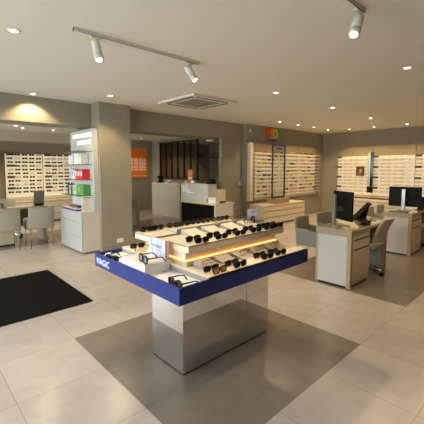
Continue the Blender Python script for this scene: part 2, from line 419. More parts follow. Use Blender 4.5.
# track lights
def track(x0, x1, y, label):
    t = thing('light_track', label, 'light track', (x0, y, ZC-.001))
    L = x1-x0
    B(0, -.018, -.028, L, .018, 0).build('track_rail', M['whitepaint'], t)
    B(.035, -.0185, -.0285, L-.035, -.012, -.026).build('rail_slot', M['dgrey'], t)
    B(L-.03, -.022, -.034, L, .022, 0).build('end_cap', M['whitepaint'], t)
    B(0, -.022, -.034, .03, .022, 0).build('end_cap', M['whitepaint'], t)
track(1.138, 2.53, 2.93, 'white ceiling light track, the complete one left of centre')
track(-.2, 2.60, 1.14, 'white ceiling light track cut by the top edge')
def track_spot(x, y, lens, label, power):
    base = Vector((x, y, ZC-.034)); lens = Vector(lens)
    piv = base+Vector((0, 0, -.075))
    t = thing('track_spotlight', label, 'spotlight', base, group='white cylinder spotlights')
    B(-.05, -.017, -.012, .05, .017, 0).build('track_adapter', M['whitepaint'], t)
    d = (lens-piv).normalized(); pv = piv-base
    a = MB().tube([(0, 0, -.01), (0, 0, -.035), tuple(pv)], .009, 8); a.build('bracket', M['whitepaint'], t)
    top = pv-d*.045; end = top+d*.185
    MB().tube([top, top+d*.004, top+d*.140], [.034, .038, .038], 20).build('lamp_body', M['whitepaint'], t)
    MB().tube([top+d*.143, end], [.039, .039], 20).build('snoot', M['whitepaint'], t)
    MB().tube([end-d*.002, end+d*.003], [.028, .028], 20).build('lamp_lens', M['lampside'], t)
    w = base+end+d*.02
    spot(w.x, w.y, w.z, power, 75, (1., .84, .62), tuple(w+d), .45, .03)
track_spot(1.335, 2.93, (1.335, 2.86, 2.45), 'white cylinder spotlight on the left end of the long track', 85)
track_spot(2.385, 2.93, (2.41, 2.84, 2.47), 'white cylinder spotlight on the right end of the long track', 85)
track_spot(2.52, 1.14, (2.415, 1.125, 2.455), 'white cylinder spotlight at the top edge, largest of the three', 62)

# air conditioning cassette
ac = thing('ceiling_air_conditioner', 'square white air conditioning cassette set in the ceiling', 'air conditioner', (3.95, 4.62, ZC))
p = MB()
for s in range(4):
    p.at(Matrix.Rotation(s*PI/2, 4, 'Z')).box(-.5, -.5, -.035, .43, -.43, -.001); p.box(-.36, -.375, -.035, .30, -.30, -.001)
    p.box(.36, -.43, -.0345, .43, -.36, -.001)
p.at().build('fascia', M['whitepaint'], ac, .006)
for s in range(4):
    MB().at(Matrix.Rotation(s*PI/2, 4, 'Z')).box(-.355, -.428, -.033, .355, -.378, -.001).build('air_slot', M['black'], ac)
gr = MB().box(-.30, -.30, -.030, .30, .30, -.001)
for i in range(15): gr.box(-.28, -.28+i*.04, -.034, .28, -.262+i*.04, -.030)
gr.build('intake_grille', pmat('grille_beige', (.36, .33, .27), .6), ac)

# floor mat
mm = MB().box(-1.0, 3.70, .0005, 1.563, 5.33, .011)
tag(mm.build('entrance_mat', M['mat'], bevel=.004), 'black rectangular entrance mat on the tiled floor', 'mat')
# ------------------------------------------------------------------ glasses
def rim_pts(cx, cz, rx, rz, n=14, sq=.55):
    out = []
    for i in range(n):
        a = 2*PI*i/n; c, s = math.cos(a), math.sin(a)
        out.append((cx+rx*math.copysign(abs(c)**sq, c), 0, cz+rz*math.copysign(abs(s)**sq, s)))
    return out
_gl = {}
def glasses_meshes(frame, lens, w=.132, h=.037, thick=.0048, sq=.6):
    k = (frame, lens, w, h, thick, sq)
    if k in _gl: return _gl[k]
    rx, rz, cx, cz = w*.205, h/2, w*.26, h/2+.003
    f = MB()
    for sgn in (-1, 1): f.tube(rim_pts(sgn*cx, cz, rx, rz, 14, sq), thick, 6, True)
    f.tube([(-cx+rx*.95, 0, cz+rz*.35), (0, -.002, cz+rz*.6), (cx-rx*.95, 0, cz+rz*.35)], thick*.9, 6)
    for sgn in (-1, 1): f.box(sgn*(cx+rx*.85), -.003, cz+rz*.3, sgn*(w/2), .008, cz+rz*.75)
    lm = MB().prism([(q[0], q[2]) for q in rim_pts(0, cz, rx*.98, rz*.98, 14, sq)], -.0012, .0012, 'y')
    tm = MB().tube([(0, .004, cz+rz*.5), (0, .09, cz+rz*.5), (0, .115, cz+rz*.2), (0, .138, .004)], [thick*.8, thick*.65, thick*.8, thick*.9], 6)
    zt = cz+rz*.5; a = w/2-.003
    fr_ = MB().tube([(a, .004, zt), (a-.008, .011, zt), (-a*.55, .014, zt-.004), (-a*.9, .014, zt-rz*.9)], thick*.8, 6)
    fl_ = MB().tube([(-a, .004, zt), (-a+.006, .018, zt), (a*.55, .021, zt-.004), (a*.9, .021, zt-rz*.9)], thick*.8, 6)
    _gl[k] = (f.mesh('frame', M[frame]), lm.mesh('lens', M[lens]), tm.mesh('temple', M[frame]), cx, w/2-.003, fl_.mesh('temple', M[frame]), fr_.mesh('temple', M[frame]))
    return _gl[k]
def glasses(loc, rz, label, frame='acetate', lens='lensdark', cat='sunglasses', group=None, tilt=0., folded=True, **kw):
    fm, lm, tm, cx, tx, fl_, fr_ = glasses_meshes(frame, lens, **kw)
    t = thing('sunglasses' if cat == 'sunglasses' else 'eyeglasses', label, cat, loc, rz, group)
    t.rotation_euler = (tilt, 0, rz)
    for n, me, x in (('frame', fm, 0), ('lens', lm, -cx), ('lens', lm, cx))+((('temple', fl_, 0), ('temple', fr_, 0)) if folded else (('temple', tm, -tx), ('temple', tm, tx))):
        o = bpy.data.objects.new(n, me); COL.objects.link(o); o.parent = t; o.location = (x, 0, 0)
    return t

# ------------------------------------------------------------------ central display table
T = thing('display_table', 'blue and cream display table on a mirrored plinth in the middle of the shop', 'display table', (1.86, 2.09, 0))
def W2(x, y): return x-1.86, y-2.09
def tb(x0, y0, z0, x1, y1, z1): return (x0-1.86, y0-2.09, z0, x1-1.86, y1-2.09, z1)
pl = B(*tb(1.46, 1.88, .012, 2.47, 2.29, .729)).build('plinth', M['mirror'], T, label='mirrored plinth')
B(*tb(2.16, 1.8795, .012, 2.164, 1.881, .73)).build('panel_seam', M['seam'], pl)
B(*tb(1.465, 1.885, 0, 2.465, 2.285, .0118)).build('plinth_foot', M['blackmatte'], T)  # black foot also draws the dark shadow line under the mirror
X0, X1, Y0, Y1, ZT0, ZT1 = 1.160, 2.558, 1.527, 2.682, .729, .836
tr = MB()
tr.box(*tb(X0, Y0, ZT0, X1, Y1, ZT0+.03)); tr.box(*tb(X0, Y0, ZT0+.03, X0+.016, Y1, ZT1)); tr.box(*tb(X1-.016, Y0, ZT0+.03, X1, Y1, ZT1))
tr.box(*tb(X0+.016, Y0, ZT0+.03, X1-.016, Y0+.016, ZT1)); tr.box(*tb(X0+.016, Y1-.016, ZT0+.03, X1-.016, Y1, ZT1))
tray = tr.build('tray', M['blue'], T, .0015, label='royal blue tray')
text('MAGIC', .072, M['letterwhite'], 'lettering', tray, face_mX(X0-1.86-.0015, 2.648-2.09, .757), .003, bold=.0006, sx=.98)
B(*tb(1.177, 1.544, .7595, 1.398, 2.665, .808)).build('white_bed', M['whiteplastic'], T)
B(*tb(1.40, 1.544, .7595, 2.529, 2.665, .838)).build('platform_core', M['grey'], T, label='grey sides of the cream platform')
pads = MB()
for i in range(6):
    a, b = 1.402+i*1.128/6, 1.402+(i+1)*1.128/6-.004
    pads.box(*tb(a, 1.529, .8385, b, 1.798, .851)); pads.box(*tb(a, 2.342, .8385, b, 2.665, .851))
pads.box(*tb(1.402, 1.802, .8385, 1.432, 2.338, .851)); pads.box(*tb(2.512, 1.802, .8385, 2.53, 2.338, .851))
pads.build('platform_pads', M['oakx'], T, .001)
B(*tb(1.395, 1.5225, .8425, 2.535, 1.530, .8475)).build('gap_shade', M['blackmatte'], T)  # black strip painted in for the shadow gap above the rim
# white step with card and board
B(*tb(1.180, 1.935, .8085, 1.390, 2.26, .881)).build('white_step', M['whiteplastic'], T, .001)
# glowing core
B(*tb(1.434, 1.803, .8515, 2.510, 2.337, .884)).build('core_base', M['cream'], T)
core = B(*tb(1.45, 1.832, .8845, 2.495, 2.305, .9505)).build('core', M['frost'], T, label='frosted core glowing warm')
B(*tb(1.452, 1.812, .8845, 2.492, 1.822, .8915)).build('led_strip', M['led'], core, label='glowing amber light strip')
B(*tb(1.438, 1.826, .8845, 1.446, 2.305, .8905)).build('led_strip', M['led'], core, label='glowing amber light strip')
B(*tb(1.452, 2.312, .8845, 2.492, 2.322, .8915)).build('led_strip', M['led'], core, label='glowing amber light strip')
for a, b, n in ((1.772, 2.135, 'near'), (2.195, 2.49, 'rear')):
    s = B(*tb(1.43, a, .951, 2.545, b, .995)).build('upper_shelf', M['creambox'], T, .0015)
    B(*tb(1.428, a-.002, .9955, 2.547, b+.002, 1.0)).build('shelf_edge', pmat('brown_edge', (.16, .10, .06), .5), s)
    B(*tb(1.434, a+.004, .9985, 2.541, b-.004, 1.003)).build('shelf_pad', M['oakx'], s)
B(*tb(1.46, 2.137, .951, 2.53, 2.193, .985)).build('shelf_bridge', M['grey'], T)
# wedge stands (loose display wedges)
def wedge(x0, x1, y0, y1, z, h, label, group):
    p = MB().prism([(y0, z+.0008), (y1, z+.0008), (y1, z+h), (y0, z+.004)], x0, x1, 'x')
    o = p.build('display_wedge', [M['grey'], M['oakx']])
    for f in o.data.polygons:
        if f.normal.z > .5: f.material_index = 1  # only tops stay oak; the shade of the sides is painted grey
    tag(o, label, 'display wedge', group)
UX = [1.555, 1.755, 1.965, 2.165, 2.345, 2.475]
SH = 1.003
for i, x in enumerate([1.64, 1.85, 2.08, 2.30]):
    wedge(x, x+.15, 1.985, 2.125, SH, .040, f'display wedge, shaded sides painted grey, on the near upper shelf, {ORD[i]} from the left', 'wedges on the near upper shelf')
for i, (x, w) in enumerate([(1.655, .20), (1.87, .20), (2.09, .20), (2.31, .20)]):
    p = MB().prism([(2.205, SH+.0008), (2.36, SH+.0008), (2.36, SH+.004), (2.205, SH+.036)], x, x+w, 'x')
    o = p.build('display_wedge', [M['grey'], M['oakx']])
    for f in o.data.polygons:
        if f.normal.z > .5: f.material_index = 1  # back and sides carry their shade as grey colour
    tag(o, f'display wedge, shaded back painted grey, on the rear upper shelf, {ORD[i]} from the left', 'display wedge', 'wedges on the rear upper shelf')
for i, x in enumerate([1.49, 1.675, 1.865, 2.06, 2.25]):
    wedge(x, x+.145, 1.655, 1.795, .851, .032, f'small display wedge on the lower cream platform, {ORD[i]} from the left', 'wedges on the lower platform')
for i, x in enumerate(UX):
    tor = i in (0,)
    glasses((x+.02, 1.795, SH), random.uniform(-.08, .08), f'black sunglasses at the front edge of the near upper shelf, {ORD[i]} from the left', 'acetate', group='sunglasses on the near upper shelf')
    glasses((x-.005, 1.865, SH+.001), random.uniform(-.08, .08), f'dark sunglasses just behind the front row on the near upper shelf, {ORD[i]} from the left', 'tortoise' if tor else 'acetate', group='sunglasses on the near upper shelf', h=.039)
for i, x in enumerate([1.52, 1.635, 1.80, 1.93, 2.07, 2.2, 2.34, 2.46]):
    glasses((x, 2.452, SH), PI+random.uniform(-.15, .15), f'dark sunglasses on the rear upper shelf, {ORD[i]} from the left', 'tortoise' if i % 3 == 2 else 'acetate', group='sunglasses on the rear upper shelf', w=.13)
for i, (x, y) in enumerate([(2.375, 2.05), (2.492, 2.02)]):
    glasses((x, y, SH+(.022 if i == 0 else .001)), .1-.2*i, ['clear dark-rimmed eyeglasses on the near upper shelf before the small portrait card', 'clear dark-rimmed eyeglasses at the far right end of the near upper shelf'][i], 'navy', 'lensclear', 'eyeglasses', 'clear frames on the near upper shelf', thick=.0025)
for i, x in enumerate([2.19, 2.41]):
    glasses((x, 2.262, SH+.0265), .1, ['clear round eyeglasses on the rear upper shelf, left of two before the reception', 'clear round eyeglasses on the rear upper shelf, right of two before the reception'][i], 'dgrey', 'lensclear', 'eyeglasses', 'clear frames on the rear upper shelf', thick=.0022, sq=1.0, h=.042)
low = [(1.50, 'lensamber', 'tortoise', 'amber'), (1.70, 'lensdark', 'acetate', 'black'), (2.01, 'lensdark', 'acetate', 'black'), (2.18, 'lensdark', 'acetate', 'black')]
for i, (x, ln, frm, c) in enumerate(low):
    glasses((x+.015, 1.548, .851), random.uniform(-.06, .06), f'{c} lensed sunglasses at the front edge of the lower cream platform, {ORD[i]} from the left', frm, ln, group='sunglasses on the lower platform')
    glasses((x-.005, 1.612, .851), random.uniform(-.06, .06), f'dark sunglasses in the second row of the lower cream platform, {ORD[i]} from the left', 'acetate', 'lensdark', group='sunglasses on the lower platform')
for i, (x, y) in enumerate([(1.555, 1.70), (1.94, 1.70), (2.135, 1.71), (2.325, 1.70)]):
    glasses((x, y, .851+.0175), .1, f'transparent eyeglasses at the back of the lower cream platform, {ORD[i]} from the left', 'clearframe', 'lensclear', 'eyeglasses', 'clear frames on the lower platform', thick=.0022)
glasses((1.20, 1.62, .8085), -PI/2-.08, 'black sunglasses with brown lenses in the white near corner of the blue tray', 'acetate', 'lensbrown', sq=.9, h=.052, w=.158, thick=.006, folded=False)
glasses((1.205, 2.46, .8085), -PI/2+.25, 'black sunglasses beside the magic lettering at the far left of the tray', 'acetate', 'lensdark', w=.15, thick=.006, folded=False)
brd = tag(B(1.184, 1.945, .882, 1.385, 2.25, .886).build('display_board', [pmat('pinkish_board', (.74, .62, .55), .5)], bevel=.001), 'thin pinkish board on the white step', 'display board')
glasses((1.205, 1.995, .8865), -PI/2-.15, 'black sunglasses with mint lenses on the pinkish board', 'acetate', 'lensgreen', h=.05, w=.15, thick=.006, folded=False)
for i, (x, y, r) in enumerate([(1.475, 2.53, PI-.2), (1.635, 2.47, PI-.05)]):
    glasses((x, y, .851), r, ['dark tortoise sunglasses at the far left corner of the lower platform', 'dark tortoise sunglasses half hidden behind the blue streaked card'][i], 'tortoise', 'lensdark', group='sunglasses at the far left of the platform', folded=False)
for i, x in enumerate([1.85, 2.1, 2.35]):
    pass
tag(MB().lathe([(.03, 0), (.032, .004), (.03, .012), (.012, .014)], 20).build('security_puck', M['whiteplastic'], loc=(1.262, 2.64, .8085)), 'white round puck in the far corner of the blue tray', 'puck')
c = thing('display_card', 'pale blue streaked counter card lettered MAGIC on the white step', 'display card', (1.366, 2.06, .8865))
B(0, -.105, 0, .006, .105, .135).build('card_face', M['streaks'], c)
B(.0062, -.105, 0, .030, .105, .132).build('card_back', pmat('pink_acrylic', (.76, .56, .50), .3), c)
B(-.001, -.1055, 0, .0065, -.102, .135).build('card_edge', M['purple'], c)
text('MAGIC', .036, M['dgrey'], 'lettering', c, face_mX(-.0015, .055, .068), .001)
B(-.0016, -.06, .050, 0, .05, .053).build('printed_line', M['greytext'], c)
# portrait card at the right of the upper shelf
c = thing('portrait_card', 'small white and lavender card printed with a dark haired face', 'card', (2.505, 2.105, SH+.0005), -.35)
B(-.055, 0, 0, .055, .004, .140).build('card_face', M['paper'], c)
B(-.053, -.0006, .003, .053, 0, .075).build('lavender_print', M['lav'], c)
MB().prism([(.024*math.cos(a), .028+.034*math.sin(a)+.012) for a in [i*2*PI/16 for i in range(16)]], -.0012, -.0006, 'y').build('printed_hair', M['printdark'], c)
MB().prism([(.013*math.cos(a)+.002, .034+.018*math.sin(a)) for a in [i*2*PI/14 for i in range(14)]], -.0018, -.0012, 'y').build('printed_face', M['skin'], c)
B(-.022, -.0018, .003, .024, -.0012, .016).build('printed_shoulders', M['tagred'], c)
for z, w in ((.118, .07), (.106, .04)): B(-.02, -.0008, z, -.02+w, 0, z+.005).build('printed_line', M['greytext'], c)

# ------------------------------------------------------------------ desks
def desk(loc, label, group, drawers=True, length=1.205, depth=.485):
    t = thing('consultation_desk', label, 'desk', loc, group=group)
    # left end panel: veneer frame with white insert
    fr = MB()
    fr.box(0, 0, .0, .055, .055, .715); fr.box(0, depth-.03, .0, .055, depth, .715); fr.box(0, .055, .665, .055, depth-.03, .715); fr.box(.012, .055, .02, .055, depth-.03, .665)
    e = fr.build('end_panel', M['oak'], t)
    B(.002, .0555, .022, .0118, depth-.0305, .6645).build('white_insert', M['white'], e)
    B(.004, .056, .002, .0118, depth-.031, .0215).build('toe_gap', M['blackmatte'], e)
    # right end panel
    f2 = MB().box(length-.075, 0, 0, length, .05, .715).box(length-.075, depth-.05, 0, length, depth, .715).box(length-.068, .05, .0, length-.005, depth-.05, .715)
    e2 = f2.build('end_panel', M['oak'], t)
    B(length-.0765, .052, .02, length-.0685, depth-.052, .70).build('white_insert', M['white'], e2)
    top = MB().box(-.003, -.005, .7155, length+.003, depth+.005, .745).build('top', M['oak'], t, .002)
    B(.012, .012, .7455, length-.012, depth-.012, .752).build('glass_top', M['desktop'], top)
    B(.5, depth-.03, .30, length-.08, depth-.015, .7150).build('modesty_panel', M['greyfab'], t)
    if drawers:
        u = B(.057, .03, .02, .59, depth-.035, .714).build('drawer_unit', M['offwhite'], t)
        B(.07, .035, 0, .58, depth-.05, .0195).build('plinth_foot', M['blackmatte'], t)
        for z0, z1 in ((.622, .712), (.492, .612), (.03, .482)):
            d = B(.060, .008, z0, .588, .0295, z1).build('drawer', M['cream'], t, .001)
            B(.10, .0065, z1-.006, .55, .010, z1+.0035 if z1 < .7 else z1-.001).build('handle', M['black'], d) if z1 < .7 else None
    return t
D1 = desk((4.115, 1.845, 0), 'white panelled oak edged desk, the nearest of the two on the right', 'consultation desks')
D2 = desk((6.467, 1.850, 0), 'white panelled oak edged desk cut by the right edge', 'consultation desks')
D3 = desk((1.04, 7.555, 0), 'oak edged desk behind the two chairs at far left', 'consultation desks')
D4 = desk((3.42, 7.80, 0), 'oak edged desk end peeking out behind the pillar', 'consultation desks')

# ------------------------------------------------------------------ chairs
def tub_chair(loc, rz, label, group, fab, low=.32):
    t = thing('tub_chair', label, 'chair', loc, rz, group)      # faces -y locally
    B(-.20, -.22, low+.02, .20, .185, .445).build('seat', fab, t, .02)
    def back(u, v):
        x = (u-.5)*.46; z = .38+v*(.41 if low > .33 else .365)
        return (x, .19+.045*v-.045*(2*u-1)**2+.0, z)
    MB().grid(back, 10, 5, (0, .035, 0)).build('backrest', fab, t, .008)
    for s in (-1, 1):
        pr = MB().prism([(-.19, low), (.175, low), (.19, .60), (-.05, .575), (-.20, .54)], s*.203, s*.238, 'x')
        pr.build('armrest', fab, t, .008)
    for x in (-.195, .195):
        for y in (-.185, .175):
            MB().tube([(x, y, low+.03), (x*1.04, y*1.06, 0)], [.010, .008], 8).build('leg', M['steel'], t)
    return t
tub_chair((1.975, 7.17, 0), PI, 'grey chair with chrome legs at the left desk, the right of two, seen from behind', 'visitor chairs', M['fabric'], .36)
tub_chair((1.375, 7.17, 0), PI, 'grey chair with chrome legs cut by the left edge, seen from behind', 'visitor chairs', M['fabric'], .36)
G2 = M['greyfab']
tub_chair((4.83, 2.79, 0), .10, 'grey tub chair behind the near right desk, beside the blue table end', 'visitor chairs', G2)
tub_chair((5.55, 2.80, 0), -.05, 'grey tub chair half hidden behind the near monitor column', 'visitor chairs', G2)
tub_chair((7.02, 2.58, 0), .1, 'olive grey chair behind the far right desk, the left of two', 'visitor chairs', M['fabric'])
tub_chair((7.62, 2.60, 0), .1, 'olive grey chair behind the far right desk, the right of two', 'visitor chairs', M['fabric'])

def office_chair(loc, rz, label, fab):
    t = thing('office_chair', label, 'office chair', loc, rz, 'swivel chairs')   # faces -y locally
    B(-.22, -.21, .40, .22, .20, .47).build('seat', fab, t, .025)
    def back(u, v):
        x = (u-.5)*(.40-.05*v); return (x, .215+.10*v*v+.03*v-.05*(2*u-1)**2, .50+v*.345)
    MB().grid(back, 10, 6, (0, .04, 0)).build('backrest', fab, t, .012)
    MB().cyl((0, 0, .10), (0, 0, .40), .026, 14).build('gas_column', M['chrome'], t)
    b = MB(); b.cyl((0, 0, .06), (0, 0, .12), .038, 14)
    for i in range(5):
        a = i*2*PI/5+PI/2; c, s = math.cos(a), math.sin(a)
        b.tube([(0, 0, .105), (.12*c, .12*s, .105), (.225*c, .225*s, .078), (.25*c, .25*s, .062)], [.018, .016, .013, .011], 8)
    b.build('star_base', M['chrome'], t)
    for i in range(5):
        a = i*2*PI/5+PI/2; c, s = math.cos(a), math.sin(a)
        w = MB()
        for o in (-.014, .014):
            p = Vector((.25*c-s*o, .25*s+c*o, .027)); q = Vector((-s, c, 0))
            w.cyl(p-q*.009, p+q*.009, .026, 14)
        w.cyl((.25*c, .25*s, .03), (.25*c, .25*s, .062), .009, 8)
        w.build('castor', M['black'], t)
office_chair((4.965, 2.02, 0), PI, 'tan swivel chair with chrome base tucked into the near right desk', M['leather'])
office_chair((7.33, 2.02, 0), PI, 'swivel chair at the desk cut by the right edge', M['leather'])
office_chair((1.72, 8.36, 0), 0, 'grey swivel chair behind the far left desk', M['fabric'])

# ------------------------------------------------------------------ screens
def monitor(x, y, z, ang, w, h, label, group='desk monitors', keyboard=False):
    # ang: direction of the panel (local x); column stands on the +y side (rear), screen faces -y
    t = thing('monitor', label, 'monitor', (x, y, z), ang, group)
    B(-w/2, -.02, .07, w/2, .012, .07+h).build('screen', M['black'], t, .004)
    B(-w/2+.012, -.0215, .082, w/2-.012, -.0205, .07+h-.012).build('display_glass', M['blackgloss'], t)
    MB().prism([(-.035, .125), (.035, .125), (.028, .155), (-.028, .155)], .0125, .07+h*.90, 'z').build('stand_column', M['silver'], t, .004)
    B(-.03, .0125, h*.5, .03, .1245, h*.5+.06).build('bracket', M['silver'], t)
    B(-.12, -.04, 0, .12, .17, .012).build('stand_foot', M['silver'], t, .003)
    return t
ZD = .7525
# panel direction 59 deg, rear side faces the camera
monitor(4.47, 2.14, ZD, math.radians(61), .41, .40, 'black monitor on the near right desk, seen from behind with silver column')
monitor(6.93, 2.12, ZD, math.radians(98), .54, .37, 'black monitor on the far right desk, seen from behind with silver column')
m3 = monitor(4.43, 8.05, ZD, math.radians(60), .42, .38, 'black monitor edge peeking out behind the pillar')
# tilted touch screen on near desk
t = thing('touch_screen', 'black slanted touch screen on the far end of the near right desk', 'screen', (5.18, 2.21, ZD), math.radians(-50))
MB().prism([(-.085, .0), (.085, .0), (.10, .02), (.145, .24), (.125, .25)], -.01, .01, 'y').build('stand', M['black'], t)
MB().prism([(-.10, .012), (-.082, .0), (.150, .242), (.135, .258)], -.085, .085, 'y').build('screen', M['blackgloss'], t)
B(-.11, -.10, 0, .09, .10, .012).build('stand_foot', M['black'], t)
tag(MB().lathe([(.024, 0), (.029, .07), (.026, .07), (.022, .01)], 16).build('paper_cup', pmat('peach_paper', (.62, .42, .28), .6), loc=(5.06, 2.02, ZD)), 'small peach cup before the slanted screen', 'cup')
# clutter on the near desk
tag(MB().tube([(0, 0, .004), (.03, .08, .04), (.09, .13, .012), (.12, .06, .02), (.13, .0, .004)], .0035, 6).build('cable', M['whiteplastic'], loc=(4.135, 1.90, ZD)), 'white cable looping on the near right desk', 'cable')
t = thing('telephone', 'black desk telephone beside the near monitor', 'telephone', (4.72, 1.93, ZD), .2)
MB().prism([(-.07, 0), (.07, 0), (.07, .055), (-.07, .02)], -.05, .05, 'y').build('base', M['black'], t, .003)
MB().box(-.075, -.08, .045, -.02, .08, .07).build('handset', M['black'], t, .008)
# second desk, right: tablet leaning
t = thing('tablet_stand', 'black tablet leaning beside the far right monitor', 'tablet', (7.20, 1.93, ZD), math.radians(-30))
MB().prism([(-.02, 0), (.02, 0), (.10, .24), (.085, .245)], -.06, .06, 'y').build('tablet', M['black'], t, .002)
B(-.06, -.06, 0, .08, .06, .010).build('stand_foot', M['black'], t)
tag(B(-.15, -.055, 0, .15, .055, .014).build('keyboard', M['dgrey'], loc=(6.56, 2.10, ZD), rz=PI/2, bevel=.003), 'dark keyboard on the far right desk before its monitor', 'keyboard')
# left desk: leaning screen
t = thing('tablet_stand', 'grey leaning screen on black base at the right end of the left desk', 'tablet', (2.19, 7.88, ZD), math.radians(-3))
MB().prism([(.02, .025), (.035, .022), (-.055, .30), (-.07, .30)], -.105, .105, 'x').at().build('screen', pmat('grey_screen_back', (.20, .185, .15), .5), t, .003)
B(-.09, -.07, 0, .09, .08, .03).build('stand_foot', M['black'], t, .006)
tag(MB().lathe([(.03, 0), (.034, .005), (.03, .06), (.012, .075)], 14).build('pen_pot', M['dgrey'], loc=(1.50, 7.93, ZD)), 'dark pot on the left desk at the photo edge', 'pot')

# ------------------------------------------------------------------ low drawer counters under the display walls
def drawer_counter(name, label, loc, rz, L, dpt, h, nb, mat=M['cream']):
    t = thing('drawer_counter', label, 'counter', loc, rz, 'low drawer counters')   # front faces -y locally
    B(0, .02, .05, L, dpt, h-.036).build('carcass', M['cream'], t)
    B(0, .06, 0, L, dpt, .0495).build('plinth_foot', M['dgrey'], t)
    B(-.005, -.005, h-.035, L+.005, dpt, h).build('counter_top', M['creambox'], t, .002)
    zs = [(.055, .055+(h-.11)*.36), (.055+(h-.11)*.40, .055+(h-.11)*.72), (.055+(h-.11)*.76, h-.045)]
    for k in range(nb):
        for z0, z1 in zs:
            d = B(k*L/nb+.002, 0, z0, (k+1)*L/nb-.002, .0195, z1-.012).build('drawer', mat, t, .001)
            B(k*L/nb+.002, .008, z1-.012, (k+1)*L/nb-.002, .0195, z1+.004).build('handle_groove', M['brownwood'], d)
    return t
drawer_counter('c', 'low cream drawer counter under the rainbow lettered display', (6.95, 5.45, 0), 0, 1.95, .52, .565, 2)
drawer_counter('c', 'low cream drawer counter along the right display wall', (10.32, 5.25, 0), -PI/2, 3.6, .52, .575, 3)
drawer_counter('c', 'low cream drawer counter along the rear left display wall', (1.2, 10.24, 0), 0, 3.3, .41, .64, 3)

# ------------------------------------------------------------------ display walls
def bay(kind, loc, rz, w, z0, z1, zs, shelf_x, plates, label, group, header=.26, shelfd=.085):
    t = thing('display_wall', label, 'display wall', loc, rz, group)          # front faces -y locally, x along the wall
    B(0, .012, z0, w, {'kids': .079, 'right': .109, 'left': .058}[kind], z1).build('back_panel', M['cream'], t)
    B(0.002, .006, z0+.08, w-.002, .0115, z1-header).build('lit_panel', LIT[kind], t, label='softly backlit cream panel')
    B(0, 0, z1-header+.001, w, .0115, z1).build('header', M['header'], t)
    if header < .1 and False: pass
    for z in zs:
        s = B(shelf_x[0], -shelfd, z-.007, shelf_x[1], .0055, z).build('shelf', M['creambox'], t)
        B(shelf_x[0]+.01, -.012, z-.0125, shelf_x[1]-.01, -.002, z-.0075).build('led_strip', LEDS[kind], s)
    for (x, i, mt, pw) in plates:
        B(x, -shelfd-.012, zs[i]+.001, x+pw, -shelfd+.004, zs[i]+.060).build('label_plate', M[mt], t)
    return t
wall_items = []    # (matrix, style, description)
def ord_(i): return ORD[i]
KX = [7.10, 8.14, 9.18]; KW = 1.03
zk = [1.965-.1075*i for i in range(12)]
tags = [['tagred', 'tagyellow', 'taggreen', 'tagred'], None, ['plate']]
for b_, x in enumerate(KX):
    pl_ = []
    if b_ == 0: pl_ = [(.22, r, m_, .17) for r, m_ in ((0, 'tagred'), (3, 'tagyellow'), (6, 'taggreen'), (9, 'tagred'))]
    if b_ == 1: pl_ = [(.48, r, m_, .17) for r, m_ in ((0, 'tagorange'), (3, 'taggreen'), (6, 'tagyellow'), (9, 'tagred'))]
    if b_ == 2: pl_ = [(.25, 0, 'plate', .13)]
    sx = (-.12 if b_ == 0 else 0, KW+(.26 if b_ == 2 else 0))
    bay('kids', (x, 5.90, 0), 0, KW, .66, 2.225, zk, sx, pl_, f'backlit cream shelving under the rainbow sign, {["left bay", "middle bay", "right bay by the corner"][b_]}', 'kids display bays')
    for r, z in enumerate(zk):
        n = 6
        for q in range(n):
            xx = .10+q*.155+random.uniform(-.015, .015)
            if any(r == p_[1] and p_[0]-.07 < xx < p_[0]+p_[3]+.07 for p_ in pl_): continue
            if random.random() < .08: continue
            wall_items.append((Vector((x+xx, 5.90-.05, z+.001)), 0., random.choice(['dk', 'br', 'br', 'cl', 'cl']),
                               f'glasses {ORD[q]} from left on {ORD[r]} shelf down, {["left", "middle", "right"][b_]} bay under rainbow sign', 'glasses under the rainbow sign', 1))
kp = thing('display_side_panel', 'plain cream upright panel closing the left end of the rainbow sign display', 'panel', (6.862, 5.862, .66))
B(0, 0, 0, .112, .115, 1.565).build('panel', M['creambox'], kp, .002)
kp = thing('display_side_panel', 'plain cream filler at the corner end of the rainbow sign display', 'panel', (10.212, 5.90, .66))
B(0, .012, 1.32, .30, .079, 1.565).build('panel', M['header'], kp, .002)
B(0, .012, 0, .12, .079, .08).build('lower_rail', M['cream'], kp)
B(.0, .03, .08, .06, .079, 1.32).build('back_rail', M['cream'], kp)
RY = [5.36, 4.205, 3.05]; RW = 1.15
zr = [1.865-.106*i for i in range(11)]
for b_, y in enumerate(RY):
    pl_ = [(.01, r, 'plate', .17) for r in (0, 3, 6, 9)]
    bay('right', (10.74, y, 0), -PI/2, RW-.005, .62, 2.22, zr, (0, RW-.005), pl_, f'backlit cream frames shelving on the right wall, {["far bay with portrait", "middle bay by the mirror", "near bay cut by photo edge"][b_]}', 'right wall display bays', header=.30)
    for r, z in enumerate(zr):
        for q in range(6):
            xx = .11+q*.178+random.uniform(-.02, .02)
            if r in (0, 3, 6, 9) and q == 0: continue
            if b_ == 0 and r in (2, 3, 4, 5) and q in (4,): continue
            if b_ == 2 and q > 1: continue
            wall_items.append((Vector((10.74-.05, y-xx, z+.001)), -PI/2, random.choice(['br', 'cl', 'cl', 'br', 'cl']),
                               f'glasses {ORD[q]} from left on {ORD[r]} shelf down, {["far", "middle", "near"][b_]} bay of right wall', 'glasses on the right wall', 2))
zl = [1.895-.1045*i for i in range(11)]
LX = [2.13, 3.10, 1.1]
